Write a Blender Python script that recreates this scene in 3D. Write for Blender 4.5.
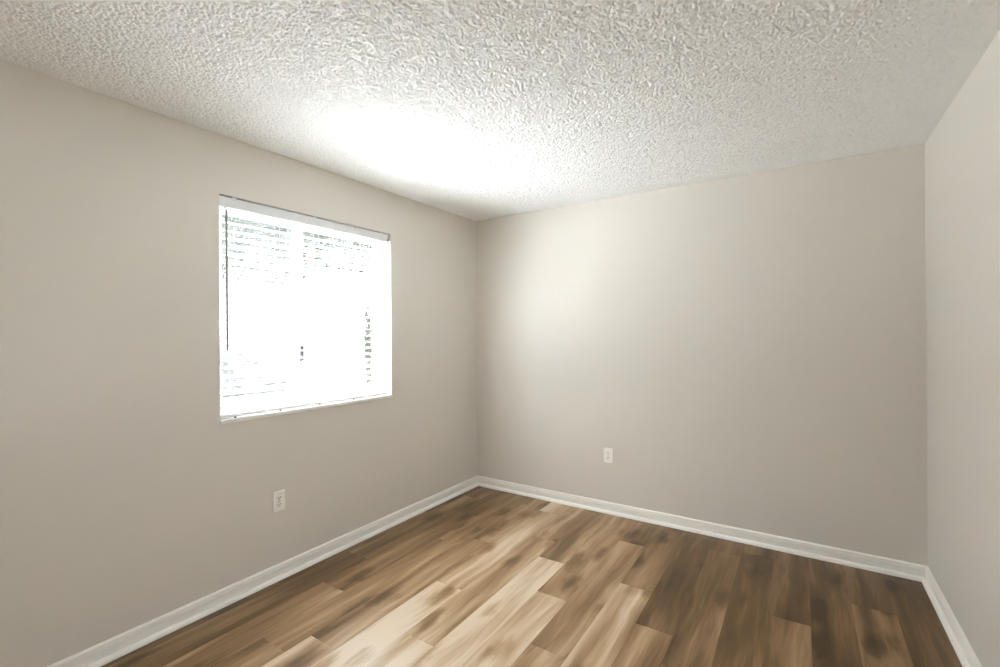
import bpy, bmesh, math, random
import numpy as np
from mathutils import Vector, Matrix

# ------------------------------------------------------------------ scene, camera, world, light
sc = bpy.context.scene
for o in list(bpy.data.objects):
    bpy.data.objects.remove(o)
COL = sc.collection
R = math.radians
random.seed(11)

sc.view_settings.view_transform = 'Standard'
sc.view_settings.look = 'None'
sc.view_settings.gamma = 1.0
sc.view_settings.use_curve_mapping = False
sc.view_settings.exposure = 0.06

# room frame: camera stands at x=0, y=0; the window wall is on the left (-x)
XL, XR, YB, YR, H = -2.5153, 0.5848, 3.4432, -0.75, 2.44
EYE = 1.3947

cam_data = bpy.data.cameras.new('camera')
cam = bpy.data.objects.new('camera', cam_data)
COL.objects.link(cam)
cam_data.sensor_width = 36.0
cam_data.lens = 459.39 / 1000.0 * 36.0
cam_data.clip_start = 0.02
cam.location = (0, 0, EYE)
yaw, pitch, roll = R(33.2104), R(0.0289), R(-0.3934)
fwd = Vector((-math.sin(yaw) * math.cos(pitch), math.cos(yaw) * math.cos(pitch), math.sin(pitch)))
right = Vector((math.cos(yaw), math.sin(yaw), 0))
up = right.cross(fwd)
r2 = right * math.cos(roll) + up * math.sin(roll)
u2 = up * math.cos(roll) - right * math.sin(roll)
cam.matrix_world = Matrix.Translation(cam.location) @ Matrix((r2, u2, -fwd)).transposed().to_4x4()
sc.camera = cam

SKY = 10.0
world = bpy.data.worlds.new('overcast_sky')
sc.world = world
world.use_nodes = True
bg = world.node_tree.nodes['Background']
bg.inputs['Color'].default_value = (0.855, 0.92, 1.0, 1)
bg.inputs['Strength'].default_value = SKY

SUN = 232.0
sun_l = bpy.data.lights.new('sun', 'SUN')
sun_l.energy = SUN
sun_l.angle = R(1.0)
sun_l.color = (0.865, 0.925, 1.0)
sun = bpy.data.objects.new('sun', sun_l)
sun.location = (-8, 0, 9)
SUN_EL, SUN_AZ = R(48), R(31)          # high sun standing outside the window, a little behind the camera
sdir = Vector((math.cos(SUN_EL) * math.cos(SUN_AZ), math.cos(SUN_EL) * math.sin(SUN_AZ), -math.sin(SUN_EL)))
sun.rotation_euler = sdir.to_track_quat('-Z', 'Y').to_euler()
COL.objects.link(sun)

def portal(name, loc, rot, sx, sy):
    l = bpy.data.lights.new(name, 'AREA')
    l.shape = 'RECTANGLE'
    l.size, l.size_y = sx, sy
    l.cycles.is_portal = True
    o = bpy.data.objects.new(name, l)
    o.location = loc
    o.rotation_euler = rot
    COL.objects.link(o)

WY0, WY1, WZ0, WZ1 = 1.196, 2.384, 0.955, 2.131      # window opening in the left wall
RY0, RY1, RZ0, RZ1 = 0.75, 1.45, 0.60, 1.30            # added fill-light window, out of view in the right wall
WT = 0.15                                              # wall thickness
portal('window_portal', (XL - WT - 0.03, (WY0 + WY1) / 2, (WZ0 + WZ1) / 2), (0, R(-90), 0), WZ1 - WZ0, WY1 - WY0)
portal('added_window_portal', (XR + WT + 0.03, (RY0 + RY1) / 2, (RZ0 + RZ1) / 2), (0, R(90), 0), RZ1 - RZ0, RY1 - RY0)  # sky sampling for the added fill-light window
sc.cycles.max_bounces = 16
sc.cycles.diffuse_bounces = 10
sc.cycles.transparent_max_bounces = 24
sc.cycles.sample_clamp_indirect = 0.0
sc.cycles.sample_clamp_direct = 3.0
sc.cycles.use_denoising = True
sc.cycles.use_guiding = True
sc.cycles.use_surface_guiding = True

# ------------------------------------------------------------------ helpers
def mat(name):
    m = bpy.data.materials.new(name)
    m.use_nodes = True
    nt = m.node_tree
    return m, nt, nt.nodes, nt.links, nt.nodes['Principled BSDF']

def srgb(r, g, b):
    f = lambda c: c / 12.92 if c <= 0.04045 else ((c + 0.055) / 1.055) ** 2.4
    return (f(r / 255), f(g / 255), f(b / 255), 1)

def nd(ns, kind, **kw):
    n = ns.new(kind)
    for k, v in kw.items():
        setattr(n, k, v)
    return n

def plain(name, col, rough=0.5, bump=0.0, scale=40.0, spec=0.5, var=0.0, metal=0.0):
    m, nt, ns, lk, p = mat(name)
    p.inputs['Base Color'].default_value = col
    p.inputs['Roughness'].default_value = rough
    p.inputs['Specular IOR Level'].default_value = spec
    p.inputs['Metallic'].default_value = metal
    tc = nd(ns, 'ShaderNodeTexCoord')
    n = nd(ns, 'ShaderNodeTexNoise')
    n.inputs['Scale'].default_value = scale
    n.inputs['Detail'].default_value = 3
    lk.new(tc.outputs['Object'], n.inputs['Vector'])
    if var:
        hs = nd(ns, 'ShaderNodeHueSaturation')
        hs.inputs['Color'].default_value = col
        mr = nd(ns, 'ShaderNodeMapRange')
        mr.inputs['To Min'].default_value = 1 - var
        mr.inputs['To Max'].default_value = 1 + var
        lk.new(n.outputs['Fac'], mr.inputs['Value'])
        lk.new(mr.outputs['Result'], hs.inputs['Value'])
        lk.new(hs.outputs['Color'], p.inputs['Base Color'])
    if bump:
        b = nd(ns, 'ShaderNodeBump')
        b.inputs['Strength'].default_value = 1.0
        b.inputs['Distance'].default_value = bump
        lk.new(n.outputs['Fac'], b.inputs['Height'])
        lk.new(b.outputs['Normal'], p.inputs['Normal'])
    return m

class MB:
    """collects shapes, then links them as ONE mesh object"""
    def __init__(self):
        self.bm = bmesh.new()
    def box(self, x0, x1, y0, y1, z0, z1, bev=0.0, seg=2):
        b = bmesh.new()
        vs = [b.verts.new((x, y, z)) for z in (z0, z1) for (x, y) in ((x0, y0), (x1, y0), (x1, y1), (x0, y1))]
        for f in ((3, 2, 1, 0), (4, 5, 6, 7), (0, 1, 5, 4), (1, 2, 6, 5), (2, 3, 7, 6), (3, 0, 4, 7)):
            b.faces.new([vs[i] for i in f])
        if bev:
            bmesh.ops.bevel(b, geom=b.edges[:], offset=bev, segments=seg, affect='EDGES', profile=0.5)
        self._join(b)
        return self
    def _join(self, b, M=None):
        if M is not None:
            bmesh.ops.transform(b, matrix=M, verts=b.verts)
        tmp = bpy.data.meshes.new('tmp')
        b.to_mesh(tmp)
        b.free()
        self.bm.from_mesh(tmp)
        bpy.data.meshes.remove(tmp)
    def tube(self, pts, r, n=10, cap=True):
        pts = [Vector(p) for p in pts]
        rs = r if isinstance(r, (list, tuple)) else [r] * len(pts)
        b = bmesh.new()
        rings = []
        for i, p in enumerate(pts):
            a = pts[max(i - 1, 0)]
            c = pts[min(i + 1, len(pts) - 1)]
            d = (c - a).normalized()
            s = d.cross(Vector((0, 0, 1))) if abs(d.z) < 0.9 else d.cross(Vector((1, 0, 0)))
            s.normalize()
            t = d.cross(s)
            rings.append([b.verts.new(p + (s * math.cos(2 * math.pi * k / n) + t * math.sin(2 * math.pi * k / n)) * rs[i]) for k in range(n)])
        for i in range(len(rings) - 1):
            for k in range(n):
                b.faces.new((rings[i][k], rings[i][(k + 1) % n], rings[i + 1][(k + 1) % n], rings[i + 1][k]))
        if cap:
            b.faces.new(rings[0][::-1])
            b.faces.new(rings[-1])
        bmesh.ops.recalc_face_normals(b, faces=b.faces)
        self._join(b)
        return self
    def prism(self, poly, a0, a1, axis):
        """poly of (p, q) extruded along axis 'x' or 'y' (p, q are the two other coordinates)"""
        b = bmesh.new()
        f = (lambda p, q, a: (a, p, q)) if axis == 'x' else ((lambda p, q, a: (p, a, q)) if axis == 'y' else (lambda p, q, a: (p, q, a)))
        A = [b.verts.new(f(p, q, a0)) for p, q in poly]
        B = [b.verts.new(f(p, q, a1)) for p, q in poly]
        n = len(poly)
        for i in range(n):
            b.faces.new((A[i], A[(i + 1) % n], B[(i + 1) % n], B[i]))
        b.faces.new(A[::-1])
        b.faces.new(B)
        bmesh.ops.recalc_face_normals(b, faces=b.faces)
        self._join(b)
        return self
    def build(self, name, m, parent=None, smooth=False, origin=None):
        me = bpy.data.meshes.new(name)
        if origin is not None:
            bmesh.ops.translate(self.bm, verts=self.bm.verts, vec=-Vector(origin))
        self.bm.to_mesh(me)
        self.bm.free()
        me.materials.append(m)
        if smooth:
            for f in me.polygons:
                f.use_smooth = True
        o = bpy.data.objects.new(name, me)
        COL.objects.link(o)
        if origin is not None:
            o.location = origin
        if parent is not None:
            o.parent = parent
            # parents are unrotated, so children keep the place they were modelled at
            o.location = Vector(o.location) - world_loc(parent)
        return o

def world_loc(o):
    v = Vector(o.location)
    while o.parent:
        o = o.parent
        v += Vector(o.location)
    return v

def empty(name, loc):
    o = bpy.data.objects.new(name, None)
    o.empty_display_size = 0.1
    o.location = loc
    COL.objects.link(o)
    return o

def tag(o, label=None, cat=None, group=None, kind=None):
    if label: o['label'] = label
    if cat: o['category'] = cat
    if group: o['group'] = group
    if kind: o['kind'] = kind
    return o

def struct(o, label=None, cat=None):
    return tag(o, label, cat, kind='structure')

# ------------------------------------------------------------------ materials
def wall_paint():
    m, nt, ns, lk, p = mat('beige_wall_paint')
    p.inputs['Roughness'].default_value = 0.37
    p.inputs['Specular IOR Level'].default_value = 0.27
    p.inputs['Base Color'].default_value = srgb(222, 217, 209)
    tc = nd(ns, 'ShaderNodeTexCoord')
    n = nd(ns, 'ShaderNodeTexNoise')
    n.inputs['Scale'].default_value = 90
    n.inputs['Detail'].default_value = 2
    lk.new(tc.outputs['Object'], n.inputs['Vector'])
    b = nd(ns, 'ShaderNodeBump')
    b.inputs['Distance'].default_value = 0.0006
    b.inputs['Strength'].default_value = 0.5
    lk.new(n.outputs['Fac'], b.inputs['Height'])
    lk.new(b.outputs['Normal'], p.inputs['Normal'])
    return m

def popcorn():
    m, nt, ns, lk, p = mat('white_popcorn_texture')
    p.inputs['Roughness'].default_value = 0.9
    p.inputs['Specular IOR Level'].default_value = 0.1
    p.inputs['Base Color'].default_value = srgb(245, 245, 244)
    tc = nd(ns, 'ShaderNodeTexCoord')
    n = nd(ns, 'ShaderNodeTexNoise')
    n.inputs['Scale'].default_value = 260
    n.inputs['Detail'].default_value = 2
    lk.new(tc.outputs['Object'], n.inputs['Vector'])
    b = nd(ns, 'ShaderNodeBump')
    b.inputs['Distance'].default_value = 0.0015
    b.inputs['Strength'].default_value = 0.6
    lk.new(n.outputs['Fac'], b.inputs['Height'])
    lk.new(b.outputs['Normal'], p.inputs['Normal'])
    return m

def vinyl_plank():
    m, nt, ns, lk, p = mat('oak_vinyl_plank')
    uv = nd(ns, 'ShaderNodeUVMap')
    uv.uv_map = 'grain'
    at = nd(ns, 'ShaderNodeAttribute')
    at.attribute_name = 'plank'
    sep = nd(ns, 'ShaderNodeSeparateColor')
    lk.new(at.outputs['Color'], sep.inputs['Color'])
    # every plank starts at its own place in the grain
    off = nd(ns, 'ShaderNodeVectorMath', operation='MULTIPLY_ADD')
    off.inputs[1].default_value = (0, 37.0, 53.0)
    lk.new(at.outputs['Color'], off.inputs[0])
    lk.new(uv.outputs['UV'], off.inputs[2])
    def stretch(sx, sy, src=None):
        v = nd(ns, 'ShaderNodeVectorMath', operation='MULTIPLY')
        v.inputs[1].default_value = (sx, sy, 1.0)
        lk.new((src or off).outputs['Vector'], v.inputs[0])
        return v
    def noise(vec, detail, rough, dist):
        n = nd(ns, 'ShaderNodeTexNoise')
        n.inputs['Scale'].default_value = 1.0
        n.inputs['Detail'].default_value = detail
        n.inputs['Roughness'].default_value = rough
        n.inputs['Distortion'].default_value = dist
        lk.new(vec.outputs['Vector'], n.inputs['Vector'])
        return n
    # gentle sideways waver of the grain
    wav = noise(stretch(5, 2.2), 2, 0.5, 0.0)
    wv = nd(ns, 'ShaderNodeVectorMath', operation='MULTIPLY_ADD')
    wv.inputs[1].default_value = (0.05, 0.0, 0.0)
    lk.new(wav.outputs['Color'], wv.inputs[0])
    lk.new(off.outputs['Vector'], wv.inputs[2])
    broad = noise(stretch(9, 0.85, wv), 3, 0.55, 0.35)
    streak = noise(stretch(34, 1.8, wv), 4, 0.6, 0.4)
    fine = noise(stretch(170, 6, wv), 3, 0.6, 0.0)
    # knots: sparse dark smudges drawn out along the plank
    kv = nd(ns, 'ShaderNodeTexVoronoi', feature='F1')
    kv.inputs['Scale'].default_value = 1.0
    kv.inputs['Randomness'].default_value = 1.0
    kw = nd(ns, 'ShaderNodeVectorMath', operation='MULTIPLY_ADD')
    kw.inputs[1].default_value = (0.10, 0.16, 0.0)
    kn = noise(stretch(14, 7), 2, 0.5, 0.0)
    lk.new(kn.outputs['Color'], kw.inputs[0])
    lk.new(off.outputs['Vector'], kw.inputs[2])
    lk.new(stretch(6.5, 2.6, kw).outputs['Vector'], kv.inputs['Vector'])
    km = nd(ns, 'ShaderNodeMapRange', interpolation_type='SMOOTHSTEP')
    km.inputs['From Min'].default_value = 0.40
    km.inputs['From Max'].default_value = 0.06
    lk.new(kv.outputs['Distance'], km.inputs['Value'])
    def madd(a, k, c):
        n = nd(ns, 'ShaderNodeMath', operation='MULTIPLY_ADD')
        lk.new(a, n.inputs[0])
        n.inputs[1].default_value = k
        if isinstance(c, float):
            n.inputs[2].default_value = c
        else:
            lk.new(c, n.inputs[2])
        return n.outputs[0]
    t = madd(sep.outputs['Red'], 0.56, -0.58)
    t = madd(broad.outputs['Fac'], 1.20, t)
    t = madd(streak.outputs['Fac'], 0.40, t)
    t = madd(fine.outputs['Fac'], 0.14, t)
    t = madd(km.outputs['Result'], -0.30, t)
    ramp = nd(ns, 'ShaderNodeValToRGB')
    cr = ramp.color_ramp
    cr.elements[0].position = 0.05
    cr.elements[0].color = srgb(64, 45, 22)
    cr.elements[1].position = 0.95
    cr.elements[1].color = srgb(214, 195, 172)
    for pos, c in ((0.32, srgb(107, 80, 46)), (0.55, srgb(149, 118, 83)), (0.75, srgb(184, 156, 122))):
        e = cr.elements.new(pos)
        e.color = c
    lk.new(t, ramp.inputs['Fac'])
    lk.new(ramp.outputs['Color'], p.inputs['Base Color'])
    rr = nd(ns, 'ShaderNodeMapRange')
    rr.inputs['To Min'].default_value = 0.27
    rr.inputs['To Max'].default_value = 0.38
    lk.new(streak.outputs['Fac'], rr.inputs['Value'])
    lk.new(rr.outputs['Result'], p.inputs['Roughness'])
    p.inputs['Specular IOR Level'].default_value = 0.5
    b = nd(ns, 'ShaderNodeBump')
    b.inputs['Distance'].default_value = 0.0006
    b.inputs['Strength'].default_value = 0.6
    lk.new(fine.outputs['Fac'], b.inputs['Height'])
    lk.new(b.outputs['Normal'], p.inputs['Normal'])
    return m

def see_through(name, base, alpha, gloss):
    m, nt, ns, lk, p = mat(name)
    ns.remove(p)
    out = ns['Material Output']
    tr = nd(ns, 'ShaderNodeBsdfTransparent')
    tr.inputs['Color'].default_value = (1, 1, 1, 1)
    if gloss:
        sh = nd(ns, 'ShaderNodeBsdfGlossy')
        sh.inputs['Roughness'].default_value = 0.02
        lw = nd(ns, 'ShaderNodeLayerWeight')
        lw.inputs['Blend'].default_value = 0.5
        pw = nd(ns, 'ShaderNodeMath', operation='POWER')
        pw.inputs[1].default_value = 5.0
        fr = nd(ns, 'ShaderNodeMath', operation='MULTIPLY_ADD')
        fr.inputs[1].default_value = 0.96
        fr.inputs[2].default_value = 0.04
        lk.new(lw.outputs['Facing'], pw.inputs[0])
        lk.new(pw.outputs[0], fr.inputs[0])
        mx = nd(ns, 'ShaderNodeMixShader')
        lk.new(fr.outputs[0], mx.inputs['Fac'])
    else:
        sh = nd(ns, 'ShaderNodeBsdfDiffuse')
        sh.inputs['Color'].default_value = base
        mx = nd(ns, 'ShaderNodeMixShader')
        # woven wires: a fine grid, thread against hole
        tc = nd(ns, 'ShaderNodeTexCoord')
        w1 = nd(ns, 'ShaderNodeTexWave', bands_direction='Y')
        w2 = nd(ns, 'ShaderNodeTexWave', bands_direction='Z')
        for w in (w1, w2):
            w.inputs['Scale'].default_value = 180
            lk.new(tc.outputs['Object'], w.inputs['Vector'])
        mxx = nd(ns, 'ShaderNodeMath', operation='MAXIMUM')
        lk.new(w1.outputs['Fac'], mxx.inputs[0])
        lk.new(w2.outputs['Fac'], mxx.inputs[1])
        mr = nd(ns, 'ShaderNodeMapRange')
        mr.inputs['From Min'].default_value = 0.3
        mr.inputs['To Min'].default_value = alpha * 0.55
        mr.inputs['To Max'].default_value = alpha * 1.2
        lk.new(mxx.outputs[0], mr.inputs['Value'])
        lk.new(mr.outputs['Result'], mx.inputs['Fac'])
    lk.new(tr.outputs[0], mx.inputs[1])
    lk.new(sh.outputs[0], mx.inputs[2])
    lk.new(mx.outputs[0], out.inputs['Surface'])
    return m

def slat_white():
    m, nt, ns, lk, p = mat('white_vinyl_slat')
    p.inputs['Base Color'].default_value = srgb(238, 238, 236)
    p.inputs['Roughness'].default_value = 0.75
    p.inputs['Specular IOR Level'].default_value = 0.35
    tc = nd(ns, 'ShaderNodeTexCoord')
    n = nd(ns, 'ShaderNodeTexNoise')
    n.inputs['Scale'].default_value = 6
    lk.new(tc.outputs['Object'], n.inputs['Vector'])
    b = nd(ns, 'ShaderNodeBump')
    b.inputs['Distance'].default_value = 0.0008
    lk.new(n.outputs['Fac'], b.inputs['Height'])
    lk.new(b.outputs['Normal'], p.inputs['Normal'])
    return m

M = dict(
    wall=wall_paint(), ceil=popcorn(), floor=vinyl_plank(),
    trim=plain('white_gloss_trim_paint', srgb(250, 247, 242), 0.34, 0.0004, 60),
    sill=plain('white_cultured_marble', srgb(240, 239, 236), 0.3, 0.0, 12, var=0.02),
    alu=plain('white_coated_aluminium', srgb(232, 233, 232), 0.4, 0.0002, 30),
    gasket=plain('grey_rubber_seal', srgb(120, 120, 118), 0.7, 0.0003, 80),
    glass=see_through('clear_window_glass', None, 0, True),
    screen=see_through('grey_insect_mesh', srgb(110, 112, 110), 0.30, False),
    slat=slat_white(),
    rail=plain('white_lacquered_rail', srgb(226, 227, 228), 0.4, 0.0002, 20),
    cord=plain('braided_white_cord', srgb(196, 194, 188), 0.8, 0.0004, 600),
    wand=plain('clear_grey_acrylic', srgb(150, 150, 148), 0.25, 0.0, 30),
    metal=plain('dull_zinc', srgb(150, 148, 142), 0.4, 0.0002, 200, metal=0.8),
    latch=plain('dark_grey_latch_plastic', srgb(40, 40, 40), 0.45, 0.0002, 100),
    plate=plain('white_outlet_plastic', srgb(252, 249, 242), 0.3, 0.0001, 200),
    slot=plain('dark_slot_interior', srgb(40, 36, 32), 0.7, 0.0, 100),
    concrete=plain('pale_concrete', srgb(140, 140, 134), 0.9, 0.002, 8, var=0.06),
    leaf=plain('grey_green_leaf', srgb(52, 58, 48), 0.5, 0.0, 2.0, var=0.35),
    bark=plain('grey_bark', srgb(58, 54, 48), 0.9, 0.004, 20, var=0.2),
    stucco=plain('pale_exterior_stucco', srgb(205, 200, 190), 0.9, 0.002, 60),
)

# ------------------------------------------------------------------ floor: planks as one surface
PW, PL = 0.1765, 1.22
SEAM0 = 0.385                     # a seam measured on the photo's floor
def build_floor():
    verts, faces, uvs, cols = [], [], [], []
    rnd = random.Random(5)
    # column -> (an end joint on y, tone before the joint (nearer), tone beyond it)
    spec = {  # plank tones; near ones lifted as painted window sheen, far-left darkened for shade
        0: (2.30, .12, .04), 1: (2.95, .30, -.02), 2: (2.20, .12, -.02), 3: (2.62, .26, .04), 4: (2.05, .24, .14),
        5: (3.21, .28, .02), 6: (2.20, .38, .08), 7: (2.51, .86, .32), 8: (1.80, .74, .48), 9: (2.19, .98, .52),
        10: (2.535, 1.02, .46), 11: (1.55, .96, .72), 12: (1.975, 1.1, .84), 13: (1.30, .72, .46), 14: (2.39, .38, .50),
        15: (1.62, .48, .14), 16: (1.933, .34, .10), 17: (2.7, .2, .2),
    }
    y_lo, y_hi = YR, YB
    g, dz = 0.0011, 0.0007
    for k in range(-1, 19):
        x1 = SEAM0 + PW - PW * k
        x0 = x1 - PW
        x0c, x1c = max(x0, XL), min(x1, XR)
        if x1c - x0c < 0.005:
            continue
        jy, ta, tb = spec.get(k, (2.0, .4, .4))
        n0 = math.floor((y_lo - jy) / PL)
        n1 = math.ceil((y_hi - jy) / PL)
        for n in range(n0, n1):
            a, b = jy + n * PL, jy + (n + 1) * PL
            if b <= y_lo or a >= y_hi:
                continue
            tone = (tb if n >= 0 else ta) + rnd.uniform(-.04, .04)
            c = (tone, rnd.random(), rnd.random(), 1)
            a2, b2 = max(a, y_lo), min(b, y_hi)
            base = len(verts)
            outer = [(x0c, a2), (x1c, a2), (x1c, b2), (x0c, b2)]
            inner = [(x0c + g, a2 + g), (x1c - g, a2 + g), (x1c - g, b2 - g), (x0c + g, b2 - g)]
            verts += [(x, y, -dz) for x, y in outer] + [(x, y, 0) for x, y in inner]
            pts = outer + inner
            fs = [(4, 5, 6, 7), (0, 1, 5, 4), (1, 2, 6, 5), (2, 3, 7, 6), (3, 0, 4, 7)]
            for f in fs:
                faces.append([base + i for i in f])
                for i in f:
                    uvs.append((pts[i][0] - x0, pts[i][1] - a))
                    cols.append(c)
    # the slab under the planks
    base = len(verts)
    for z in (-0.12, -0.002):
        verts += [(XL, y_lo, z), (XR, y_lo, z), (XR, y_hi, z), (XL, y_hi, z)]
    for f in ((3, 2, 1, 0), (4, 5, 6, 7), (0, 1, 5, 4), (1, 2, 6, 5), (2, 3, 7, 6), (3, 0, 4, 7)):
        faces.append([base + i for i in f])
        for i in f:
            uvs.append((0, 0))
            cols.append((.2, 0, 0, 1))
    me = bpy.data.meshes.new('floor')
    me.from_pydata(verts, [], faces)
    me.uv_layers.new(name='grain')
    me.color_attributes.new('plank', 'FLOAT_COLOR', 'CORNER')
    me.uv_layers['grain'].data.foreach_set('uv', [q for t in uvs for q in t])
    me.color_attributes['plank'].data.foreach_set('color', [q for t in cols for q in t])
    me.materials.append(M['floor'])
    o = bpy.data.objects.new('floor', me)
    COL.objects.link(o)
    struct(o, 'brown oak look vinyl plank floor running away from the camera', 'floor')
build_floor()

# ------------------------------------------------------------------ room shell
def build_ceiling():
    """ceiling slab whose underside carries the sprayed popcorn lumps as real relief"""
    rng = np.random.default_rng(4)
    step = 0.0029
    x0, x1, y0, y1 = XL, XR, -0.25, YB
    nx, ny = int((x1 - x0) / step) + 1, int((y1 - y0) / step) + 1
    fx = np.fft.fftfreq(nx, d=(x1 - x0) / (nx - 1))[None, :]
    fy = np.fft.rfftfreq(ny, d=(y1 - y0) / (ny - 1))[:, None]
    f2 = fx ** 2 + np.fft.fftfreq(ny, d=(y1 - y0) / (ny - 1))[:, None] ** 2
    def field(sig):
        w = np.fft.fft2(rng.standard_normal((ny, nx)))
        g = np.real(np.fft.ifft2(w * np.exp(-2 * (math.pi * sig) ** 2 * f2)))
        return g / g.std()
    a, b_, c = field(.0019), field(.0032), field(.03)
    h = .75 * a + .45 * b_ + .10 * c
    h = np.clip((h + 1.25) / 1.8, 0, 1.1) ** .8             # crowded lumps with small pits left between them
    xs, ys = np.linspace(x0, x1, nx), np.linspace(y0, y1, ny)
    edge = np.minimum(np.minimum(xs - x0, x1 - xs)[None, :], (y1 - ys)[:, None])
    h *= np.clip(edge / .12, .0, 1.0) * .75 + .25 * np.clip(edge / .01, 0, 1)
    z = H - POP * h
    co = np.empty((ny, nx, 3))
    co[..., 0], co[..., 1], co[..., 2] = xs[None, :], ys[:, None], z
    idx = np.arange(nx * ny).reshape(ny, nx)
    q = np.stack([idx[:-1, :-1], idx[1:, :-1], idx[1:, 1:], idx[:-1, 1:]], -1).reshape(-1, 4)   # faces look down
    n = nx * ny
    # slab above the relief and the plain strip behind the camera
    bx = [(XL - WT, YR - WT), (XR + WT, YR - WT), (XR + WT, YB + WT), (XL - WT, YB + WT)]
    ext = np.array([(x, y, H + .001) for x, y in bx] + [(x, y, H + .12) for x, y in bx] +
                   [(XL, YR, H), (XR, YR, H), (XR, y0, H), (XL, y0, H)])
    eq = np.array([(3, 2, 1, 0), (4, 5, 6, 7), (0, 1, 5, 4), (1, 2, 6, 5), (2, 3, 7, 6), (3, 0, 4, 7), (11, 10, 9, 8)]) + n
    co = np.concatenate([co.reshape(-1, 3), ext]).astype(np.float32)
    q = np.concatenate([q, eq]).astype(np.int32)
    me = bpy.data.meshes.new('ceiling')
    me.vertices.add(len(co))
    me.vertices.foreach_set('co', co.ravel())
    me.loops.add(q.size)
    me.loops.foreach_set('vertex_index', q.ravel())
    me.polygons.add(len(q))
    me.polygons.foreach_set('loop_start', np.arange(0, q.size, 4, dtype=np.int32))
    me.update(calc_edges=True)
    me.materials.append(M['ceil'])
    o = bpy.data.objects.new('ceiling', me)
    COL.objects.link(o)
    struct(o, 'white popcorn textured ceiling', 'ceiling')
POP = 0.0062
build_ceiling()
# window wall with its opening: one mesh of four blocks around the hole
w = MB()
w.box(XL - WT, XL, YR - WT, WY0, -0.12, H)
w.box(XL - WT, XL, WY1, YB + WT, -0.12, H)
w.box(XL - WT, XL, WY0, WY1, -0.12, WZ0 - 0.02)
w.box(XL - WT, XL, WY0, WY1, WZ1, H)
struct(w.build('wall_left', M['wall']), 'beige wall holding the window', 'wall')
struct(MB().box(XL, XR, YB, YB + WT, -0.12, H).build('wall_back', M['wall']), 'beige wall facing the camera, brightest beside the corner', 'wall')
w = MB()
w.box(XR, XR + WT, YR - WT, RY0, -0.12, H)
w.box(XR, XR + WT, RY1, YB + WT, -0.12, H)
w.box(XR, XR + WT, RY0, RY1, -0.12, RZ0)
w.box(XR, XR + WT, RY0, RY1, RZ1, H)
struct(w.build('wall_right', M['wall']), 'beige wall at the right edge of the picture', 'wall')
struct(MB().box(XL, XR, YR - WT, YR, -0.12, H).build('wall_rear', M['wall']), 'beige wall behind the camera', 'wall')

# baseboards with a fluted face and a quarter round shoe
BH = 0.084
PROF = [(0, 0), (.0125, 0), (.0125, .0585), (.0085, .0595), (.0085, .0625), (.0122, .0635), (.0122, .0665), (.0080, .0675),
        (.0080, .0705), (.0115, .0715), (.0112, .075), (.0085, .079), (.0045, .0825), (.003, BH), (0, BH)]
SHOE = [(.0125, 0), (.0315, 0)] + [(.0125 + .019 * math.cos(R(a)), .019 * math.sin(R(a)) * 1.15) for a in range(10, 91, 10)]
def baseboard(side, shoe_only=False):
    prof = SHOE if shoe_only else PROF
    b = bmesh.new()
    rows = []
    for t, z in prof:
        if side == 'left':
            rows.append(((XL + t, YR + 0.0, z), (XL + t, YB - t, z)))
        elif side == 'back':
            rows.append(((XL + t, YB - t, z), (XR - t, YB - t, z)))
        else:
            rows.append(((XR - t, YB - t, z), (XR - t, YR, z)))
    A = [b.verts.new(r[0]) for r in rows]
    B = [b.verts.new(r[1]) for r in rows]
    n = len(rows)
    for i in range(n):
        b.faces.new((A[i], A[(i + 1) % n], B[(i + 1) % n], B[i]))
    b.faces.new(A[::-1])
    b.faces.new(B)
    bmesh.ops.recalc_face_normals(b, faces=b.faces)
    m = MB()
    m.bm.free()
    m.bm = b
    return m
for side, txt in (('left', 'white baseboard under the window wall'), ('back', 'white baseboard along the far wall'), ('right', 'white baseboard running out at the right edge')):
    o = struct(baseboard(side).build('baseboard_' + side, M['trim']), txt, 'baseboard')
    baseboard(side, True).build('shoe_moulding', M['trim'], o)

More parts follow.
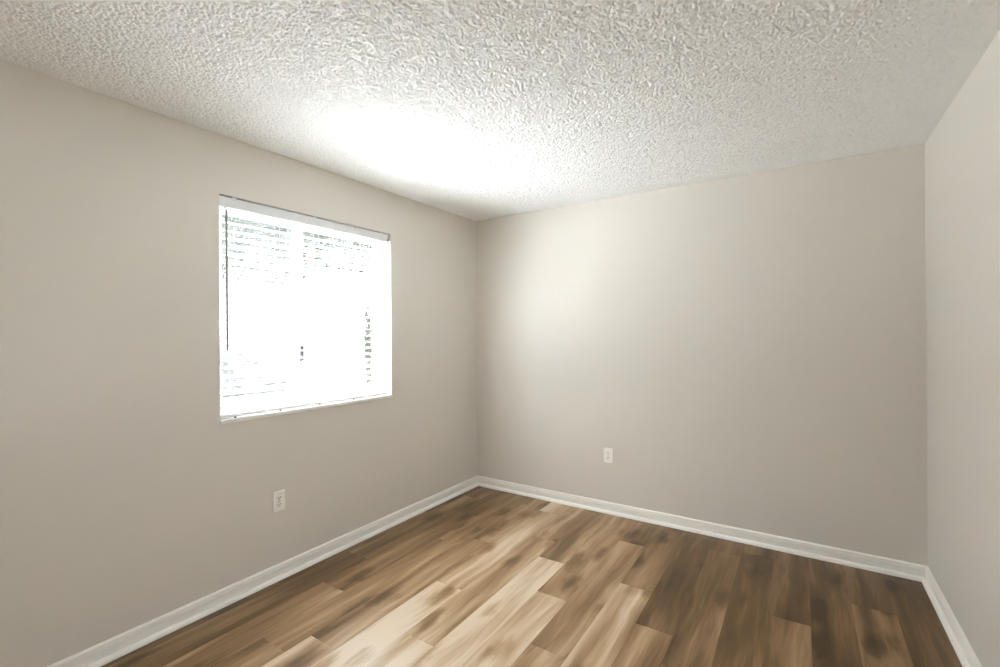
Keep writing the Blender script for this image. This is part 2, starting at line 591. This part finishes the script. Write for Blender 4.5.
# ------------------------------------------------------------------ window_1: recessed aluminium slider
def window():
    root = empty('window_1', (XL - 0.12, (WY0 + WY1) / 2, WZ0))
    struct(root, 'white framed sliding window glowing with daylight behind the blind', 'window')
    xo, xi = XL - 0.145, XL - 0.085            # frame depth
    y0, y1, z0, z1 = WY0, WY1, WZ0, WZ1
    f = MB()
    t = 0.035
    f.box(xo, xi, y0, y0 + t, z0, z1, .003).box(xo, xi, y1 - t, y1, z0, z1, .003)
    f.box(xo, xi, y0 + t, y1 - t, z0, z0 + t, .003).box(xo, xi, y0 + t, y1 - t, z1 - t, z1, .003)
    f.build('window_frame', M['alu'], root)
    ym = 1.712                                  # where the two sashes meet
    def sash(xa, xb, ya, yb, name):
        s = MB()
        q = 0.032
        s.box(xa, xb, ya, ya + q, z0 + t, z1 - t, .003).box(xa, xb, yb - q, yb, z0 + t, z1 - t, .003)
        s.box(xa, xb, ya + q, yb - q, z0 + t, z0 + t + q, .003).box(xa, xb, ya + q, yb - q, z1 - t - q, z1 - t, .003)
        so = s.build(name, M['alu'], root)
        xm = (xa + xb) / 2
        MB().box(xm - .002, xm + .002, ya + q - .004, yb - q + .004, z0 + t + q - .004, z1 - t - q + .004).build('pane', M['glass'], so)
        g = MB()
        for (a, b_, c, d) in ((ya + q, ya + q + .006, z0 + t + q, z1 - t - q), (yb - q - .006, yb - q, z0 + t + q, z1 - t - q),
                              (ya + q + .006, yb - q - .006, z0 + t + q, z0 + t + q + .006), (ya + q + .006, yb - q - .006, z1 - t - q - .006, z1 - t - q)):
            g.box(xm + .002, xm + .006, a, b_, c, d)
        g.build('seal', M['gasket'], so)
        return so
    sash(xo + .004, xo + .026, y0 + t, ym + .016, 'fixed_sash')
    sb = sash(xi - .028, xi - .006, ym - .016, y1 - t, 'sliding_sash')
    la = MB()
    la.box(xi - .006, xi + .012, ym - .010, ym + .014, 1.232, 1.328, .003)
    la.box(xi + .010, xi + .022, ym - .004, ym + .006, 1.262, 1.300, .003)
    tag(la.build('latch', M['latch'], sb), 'dark grey sash latch')
    sc_ = MB().box(xo - .006, xo - .004, y0 + .012, ym, z0 + .012, z1 - .012)
    sc_.build('insect_screen', M['screen'], root)
    fr = MB()
    for a, b_, c, d in ((y0 + .004, y0 + .018, z0 + .004, z1 - .004), (ym - .006, ym + .008, z0 + .004, z1 - .004),
                        (y0 + .018, ym - .006, z0 + .004, z0 + .018), (y0 + .018, ym - .006, z1 - .018, z1 - .004)):
        fr.box(xo - .011, xo - .001, a, b_, c, d)
    fr.build('screen_frame', M['alu'], root)
    # stone sill: fills the recess floor and pokes out a little over the wall
    MB().box(XL - 0.085, XL + 0.009, WY0 - .002, WY1 + .004, WZ0 - 0.02, WZ0, .0025).build('window_sill', M['sill'], root)
window()

# ------------------------------------------------------------------ the venetian blind
def blind():
    root = empty('venetian_blind', (XL - .04, (WY0 + WY1) / 2, WZ0))
    tag(root, 'white two inch venetian blind with open slats hanging inside the window recess', 'blind')
    ya, yb = WY0 + .004, WY1 - .020
    xf = XL - .008                         # front face of the headrail
    zt = WZ1 - .007
    zb = zt - .052
    # headrail: an open steel channel with turned-in lips
    h = MB()
    th = .0016
    h.box(xf - th, xf, ya, yb, zb, zt).box(xf - .057, xf - .057 + th, ya, yb, zb, zt)
    h.box(xf - .057 + th, xf - th, ya, yb, zb, zb + th)
    h.box(xf - .008, xf - th, ya, yb, zt - th, zt).box(xf - .057 + th, xf - .050, ya, yb, zt - th, zt)
    h.box(xf - .057 + th, xf - th, ya, ya + th, zb + th, zt - .003).box(xf - .057 + th, xf - th, yb - th, yb, zb + th, zt - .003)
    hr = h.build('headrail', M['rail'], root)
    for yy in (ya + .075, 1.76, yb - .062):
        b = MB()
        b.box(xf - .060, xf + .0022, yy - .012, yy + .012, zt + .0004, WZ1, .0005, 1)
        b.box(xf + .0004, xf + .0022, yy - .012, yy + .012, zt - .010, zt + .004, .0005, 1)
        b.build('mounting_clip', M['rail'], hr)
    e = MB().box(xf - .003, xf + .003, yb - .006, yb + .006, zb + .006, zb + .018, .002)
    tag(e.build('end_lock', M['latch'], hr), 'small dark catch at the headrail end')
    # slats: 50 mm, slightly crowned, nearly level; one stack
    s = MB()
    pitch_, n = .0437, 24
    xc = xf - .031
    ztop = zb - .030
    for i in range(n):
        zc = ztop - i * pitch_
        if zc < WZ0 + .045:
            break
        tilt = R(-2.0)
        top, bot = [], []
        for j in range(7):
            u = (j / 6 - .5) * .050
            crown = .0022 * (1 - (2 * j / 6 - 1) ** 2)
            top.append((xc + u * math.cos(tilt), zc + crown + u * math.sin(tilt) + .0018))
            bot.append((xc + u * math.cos(tilt), zc + crown + u * math.sin(tilt) - .0018))
        s.prism(top + bot[::-1], ya + .002, yb - .002, 'y')
    s.build('slats', M['slat'], root)
    zlast = ztop - (i - 1) * pitch_
    # bottom rail just above the sill, with plugs where the ladders end
    r0, r1 = WZ0 + .005, WZ0 + .023
    rl = MB().box(xc - .026, xc + .026, ya + .001, yb - .001, r0, r1, .004, 3).build('bottom_rail', M['slat'], root)
    lad_y = (1.276, 1.532, 1.791, 2.053)
    for yy in lad_y:
        p_ = MB().tube([(xc + .0275, yy, r0 + .003), (xc + .0275, yy, r0 - .0045)], .006, 12)
        p_.box(xc + .024, xc + .029, yy - .006, yy + .006, r0 - .003, r0 + .004, .001, 1)
        tag(p_.build('cord_plug', M['metal'], rl), 'grey cord plug under the bottom rail')
    for yy in lad_y:
        l = MB()
        for xx in (xc + .0262, xc - .0262):
            l.tube([(xx, yy, zb), (xx, yy, r1)], .0007, 6)
        k = 0
        zz = ztop
        while zz > WZ0 + .045:
            l.tube([(xc - .0262, yy, zz - .0026), (xc + .0262, yy, zz - .0026)], .0005, 5)
            zz -= pitch_
        l.build('ladder_cord', M['cord'], root)
    # tilt wand
    wy, wx = 1.2295, xf + .012
    wd = MB()
    wd.tube([(wx, wy, zb - .018), (wx, wy, zb - .03), (wx + .001, wy, 1.70), (wx + .002, wy, 1.355), (wx + .002, wy, 1.34), (wx + .002, wy, 1.315)],
            [.0040, .0055, .0055, .0055, .0062, .0056], 10)
    wo = wd.build('tilt_wand', M['wand'], root)
    tag(wo, 'thin grey tilt wand')
    hk = MB().tube([(xf - .004, wy, zb - .001), (xf + .004, wy, zb - .006), (wx, wy, zb - .012), (wx, wy, zb - .020)], .0022, 8)
    hk.build('wand_hook', M['metal'], wo)
    # lift cords and tassels on the right
    for yy, zend in ((2.206, 1.06), (2.238, 1.035), (2.258, 1.075)):
        xx = xf + .004
        c = MB().tube([(xf - .004, yy, zb + .002), (xx, yy, zb - .006), (xx + .001, yy + .001, 1.6), (xx, yy, zend)], .0011, 6)
        co = c.build('lift_cord', M['cord'], root)
        MB().tube([(xx, yy, zend + .004), (xx, yy, zend - .006), (xx, yy, zend - .026), (xx, yy, zend - .030)], [.002, .0045, .0062, .003], 10).build('tassel', M['rail'], co, smooth=True)
blind()

# ------------------------------------------------------------------ duplex outlets
def disc_poly(w_, h_, n=24):
    """receptacle face: a circle with flattened top and bottom"""
    out = []
    for i in range(n):
        a = 2 * math.pi * i / n
        x, y = w_ / 2 * math.cos(a), w_ / 2 * math.sin(a)
        out.append((x, max(-h_ / 2, min(h_ / 2, y))))
    return out
def outlet(name, base, axis, label):
    """base: point on the wall at the plate's centre; axis 'x' = faces +x, 'y' = faces -y"""
    root = empty(name, base)
    tag(root, label, 'outlet', 'wall outlets')
    def place(o):
        if axis == 'x':
            o.rotation_euler = (R(90), 0, R(90))
        else:
            o.rotation_euler = (R(90), 0, 0)
        o.location = (0, 0, 0)
        o.parent = root
        return o
    # modelled lying down: x across, y up, z out of the wall
    p = MB().box(-.0360, .0360, -.0575, .0575, 0, .0085, .0035, 3)
    place(p.build('cover_plate', M['plate']))
    for s in (1, -1):
        cy = s * .0195
        f = MB().prism([(a, b + cy) for a, b in disc_poly(.034, .028)], .006, .0102, 'z')
        fo = place(f.build('receptacle', M['plate']))
        for (sx, hh, ww) in ((-.0066, .0090, .0032), (.0066, .0078, .0032)):
            q = MB().box(sx - ww / 2, sx + ww / 2, cy + .0035 - hh / 2, cy + .0035 + hh / 2, .0100, .0105).build('slot', M['slot'])
            q.parent = fo
        g = MB().prism([(.0028 * math.cos(a), cy - .0078 + .0028 * math.sin(a)) for a in [2 * math.pi * i / 14 for i in range(14)]], .0100, .0105, 'z').build('ground_hole', M['slot'])
        g.parent = fo
    sm = MB().prism([(.0032 * math.cos(a), .0032 * math.sin(a)) for a in [2 * math.pi * i / 16 for i in range(16)]], .0080, .0093, 'z')
    place(sm.build('screw', M['metal']))
outlet('duplex_outlet', (XL, 1.508, .442), 'x', 'white duplex wall outlet low on the left wall, under the window')
outlet('duplex_outlet', (-1.255, YB, .446), 'y', 'white duplex wall outlet low on the far wall, above the baseboard')

# ------------------------------------------------------------------ added window, unseen, put in to supply fill light
def added_side_window():
    root = empty('added_fill_window', (XR + .1, (RY0 + RY1) / 2, RZ0))
    struct(root, 'added fill-light window in the right wall, out of view beside the camera', 'window')
    t, xa, xb = .04, XR + .08, XR + .14
    f = MB()
    f.box(xa, xb, RY0, RY0 + t, RZ0, RZ1, .003).box(xa, xb, RY1 - t, RY1, RZ0, RZ1, .003)
    f.box(xa, xb, RY0 + t, RY1 - t, RZ0, RZ0 + t, .003).box(xa, xb, RY0 + t, RY1 - t, RZ1 - t, RZ1, .003)
    f.build('window_frame', M['alu'], root)
    MB().box(XR + .108, XR + .112, RY0 + t - .004, RY1 - t + .004, RZ0 + t - .004, RZ1 - t + .004).build('pane', M['glass'], root)
added_side_window()

# ------------------------------------------------------------------ outdoors
struct(MB().box(-30, 12, -20, 26, -.5, -.30).build('ground', M['concrete']), 'pale paving outside the window', 'ground')

def leaves(mb_verts, mb_faces, c, rad, n, size, rnd):
    for _ in range(n):
        while True:
            d = Vector((rnd.uniform(-1, 1), rnd.uniform(-1, 1), rnd.uniform(-1, 1)))
            if d.length <= 1:
                break
        p = Vector(c) + Vector((d.x * rad[0], d.y * rad[1], d.z * rad[2]))
        a = Vector((rnd.gauss(0, 1), rnd.gauss(0, 1), rnd.gauss(0, 1))).normalized()
        b = a.orthogonal().normalized()
        s = size * rnd.uniform(.6, 1.3)
        k = a.cross(b) * s * .12
        base = len(mb_verts)
        mb_verts += [p - a * s, p + b * s * .42 + k, p + a * s, p - b * s * .42 + k]
        mb_faces += [(base, base + 1, base + 2), (base, base + 2, base + 3)]
def plant(name, loc, blobs, trunk, label, cat, size, seed, group=None):
    rnd = random.Random(seed)
    root = empty(name, loc)
    tag(root, label, cat, group)
    v, f = [], []
    for c, rad, n in blobs:
        leaves(v, f, c, rad, n, size, rnd)
    me = bpy.data.meshes.new('foliage')
    me.from_pydata([tuple(q) for q in v], [], f)
    me.materials.append(M['leaf'])
    o = bpy.data.objects.new('foliage', me)
    COL.objects.link(o)
    o.parent = root
    t = MB()
    for pts, rs in trunk:
        t.tube(pts, rs, 10)
    t.bm.verts.ensure_lookup_table()
    me = bpy.data.meshes.new('trunk')
    t.bm.to_mesh(me)
    t.bm.free()
    me.materials.append(M['bark'])
    o = bpy.data.objects.new('trunk', me)
    COL.objects.link(o)
    o.parent = root
# tree whose low boughs fill the top of the window; shrub at the foot of the left half
plant('leafy_tree', (-7.6, 2.9, -.3),
      [((0, .6, 4.1), (1.5, 1.5, 1.2), 2600), ((.3, 2.9, 3.65), (1.1, 1.3, .75), 1500), ((.2, 1.2, 3.35), (1.1, 1.1, .85), 1700), ((-.6, .4, 4.8), (1.2, 1.2, .9), 900)],
      [([(0, 0, 0), (.05, .05, 1.5), (0, 0, 2.6), (-.1, .1, 4.2)], [.17, .13, .11, .05]),
       ([(0, 0, 2.3), (.1, 1.2, 3.3), (.25, 2.8, 3.7)], [.08, .05, .02]), ([(0, 0, 2.4), (.1, -.6, 2.9), (.2, -1.3, 3.3)], [.07, .05, .02])],
      'leafy tree standing outside, its boughs behind the top slats', 'tree', .085, 3)
plant('shrub', (-5.6, 2.75, -.3),
      [((0, 0, .80), (.65, .75, .66), 2600), ((.1, .45, .70), (.5, .50, .55), 1700), ((0, -.6, .68), (.5, .55, .55), 1100)],
      [([(0, 0, 0), (.05, 0, .4), (.1, .1, .9)], [.04, .03, .01]), ([(0, 0, 0), (0, .3, .4), (.05, .55, .7)], [.03, .02, .01]), ([(0, 0, 0), (0, -.3, .4), (0, -.55, .7)], [.03, .02, .01])],
      'low round shrub outside, behind the bottom slats of the left half', 'shrub', .06, 8)
plant('columnar_shrub', (-6.0, 5.17, -.3),
      [((0, 0, .7), (.07, .07, .6), 300), ((0, 0, 1.6), (.06, .06, .65), 260)],
      [([(0, 0, 0), (.02, 0, 1.0), (0, .02, 2.0)], [.04, .035, .02])],
      'narrow upright shrub outside, a thin dark column behind the right end of the slats', 'shrub', .04, 21)
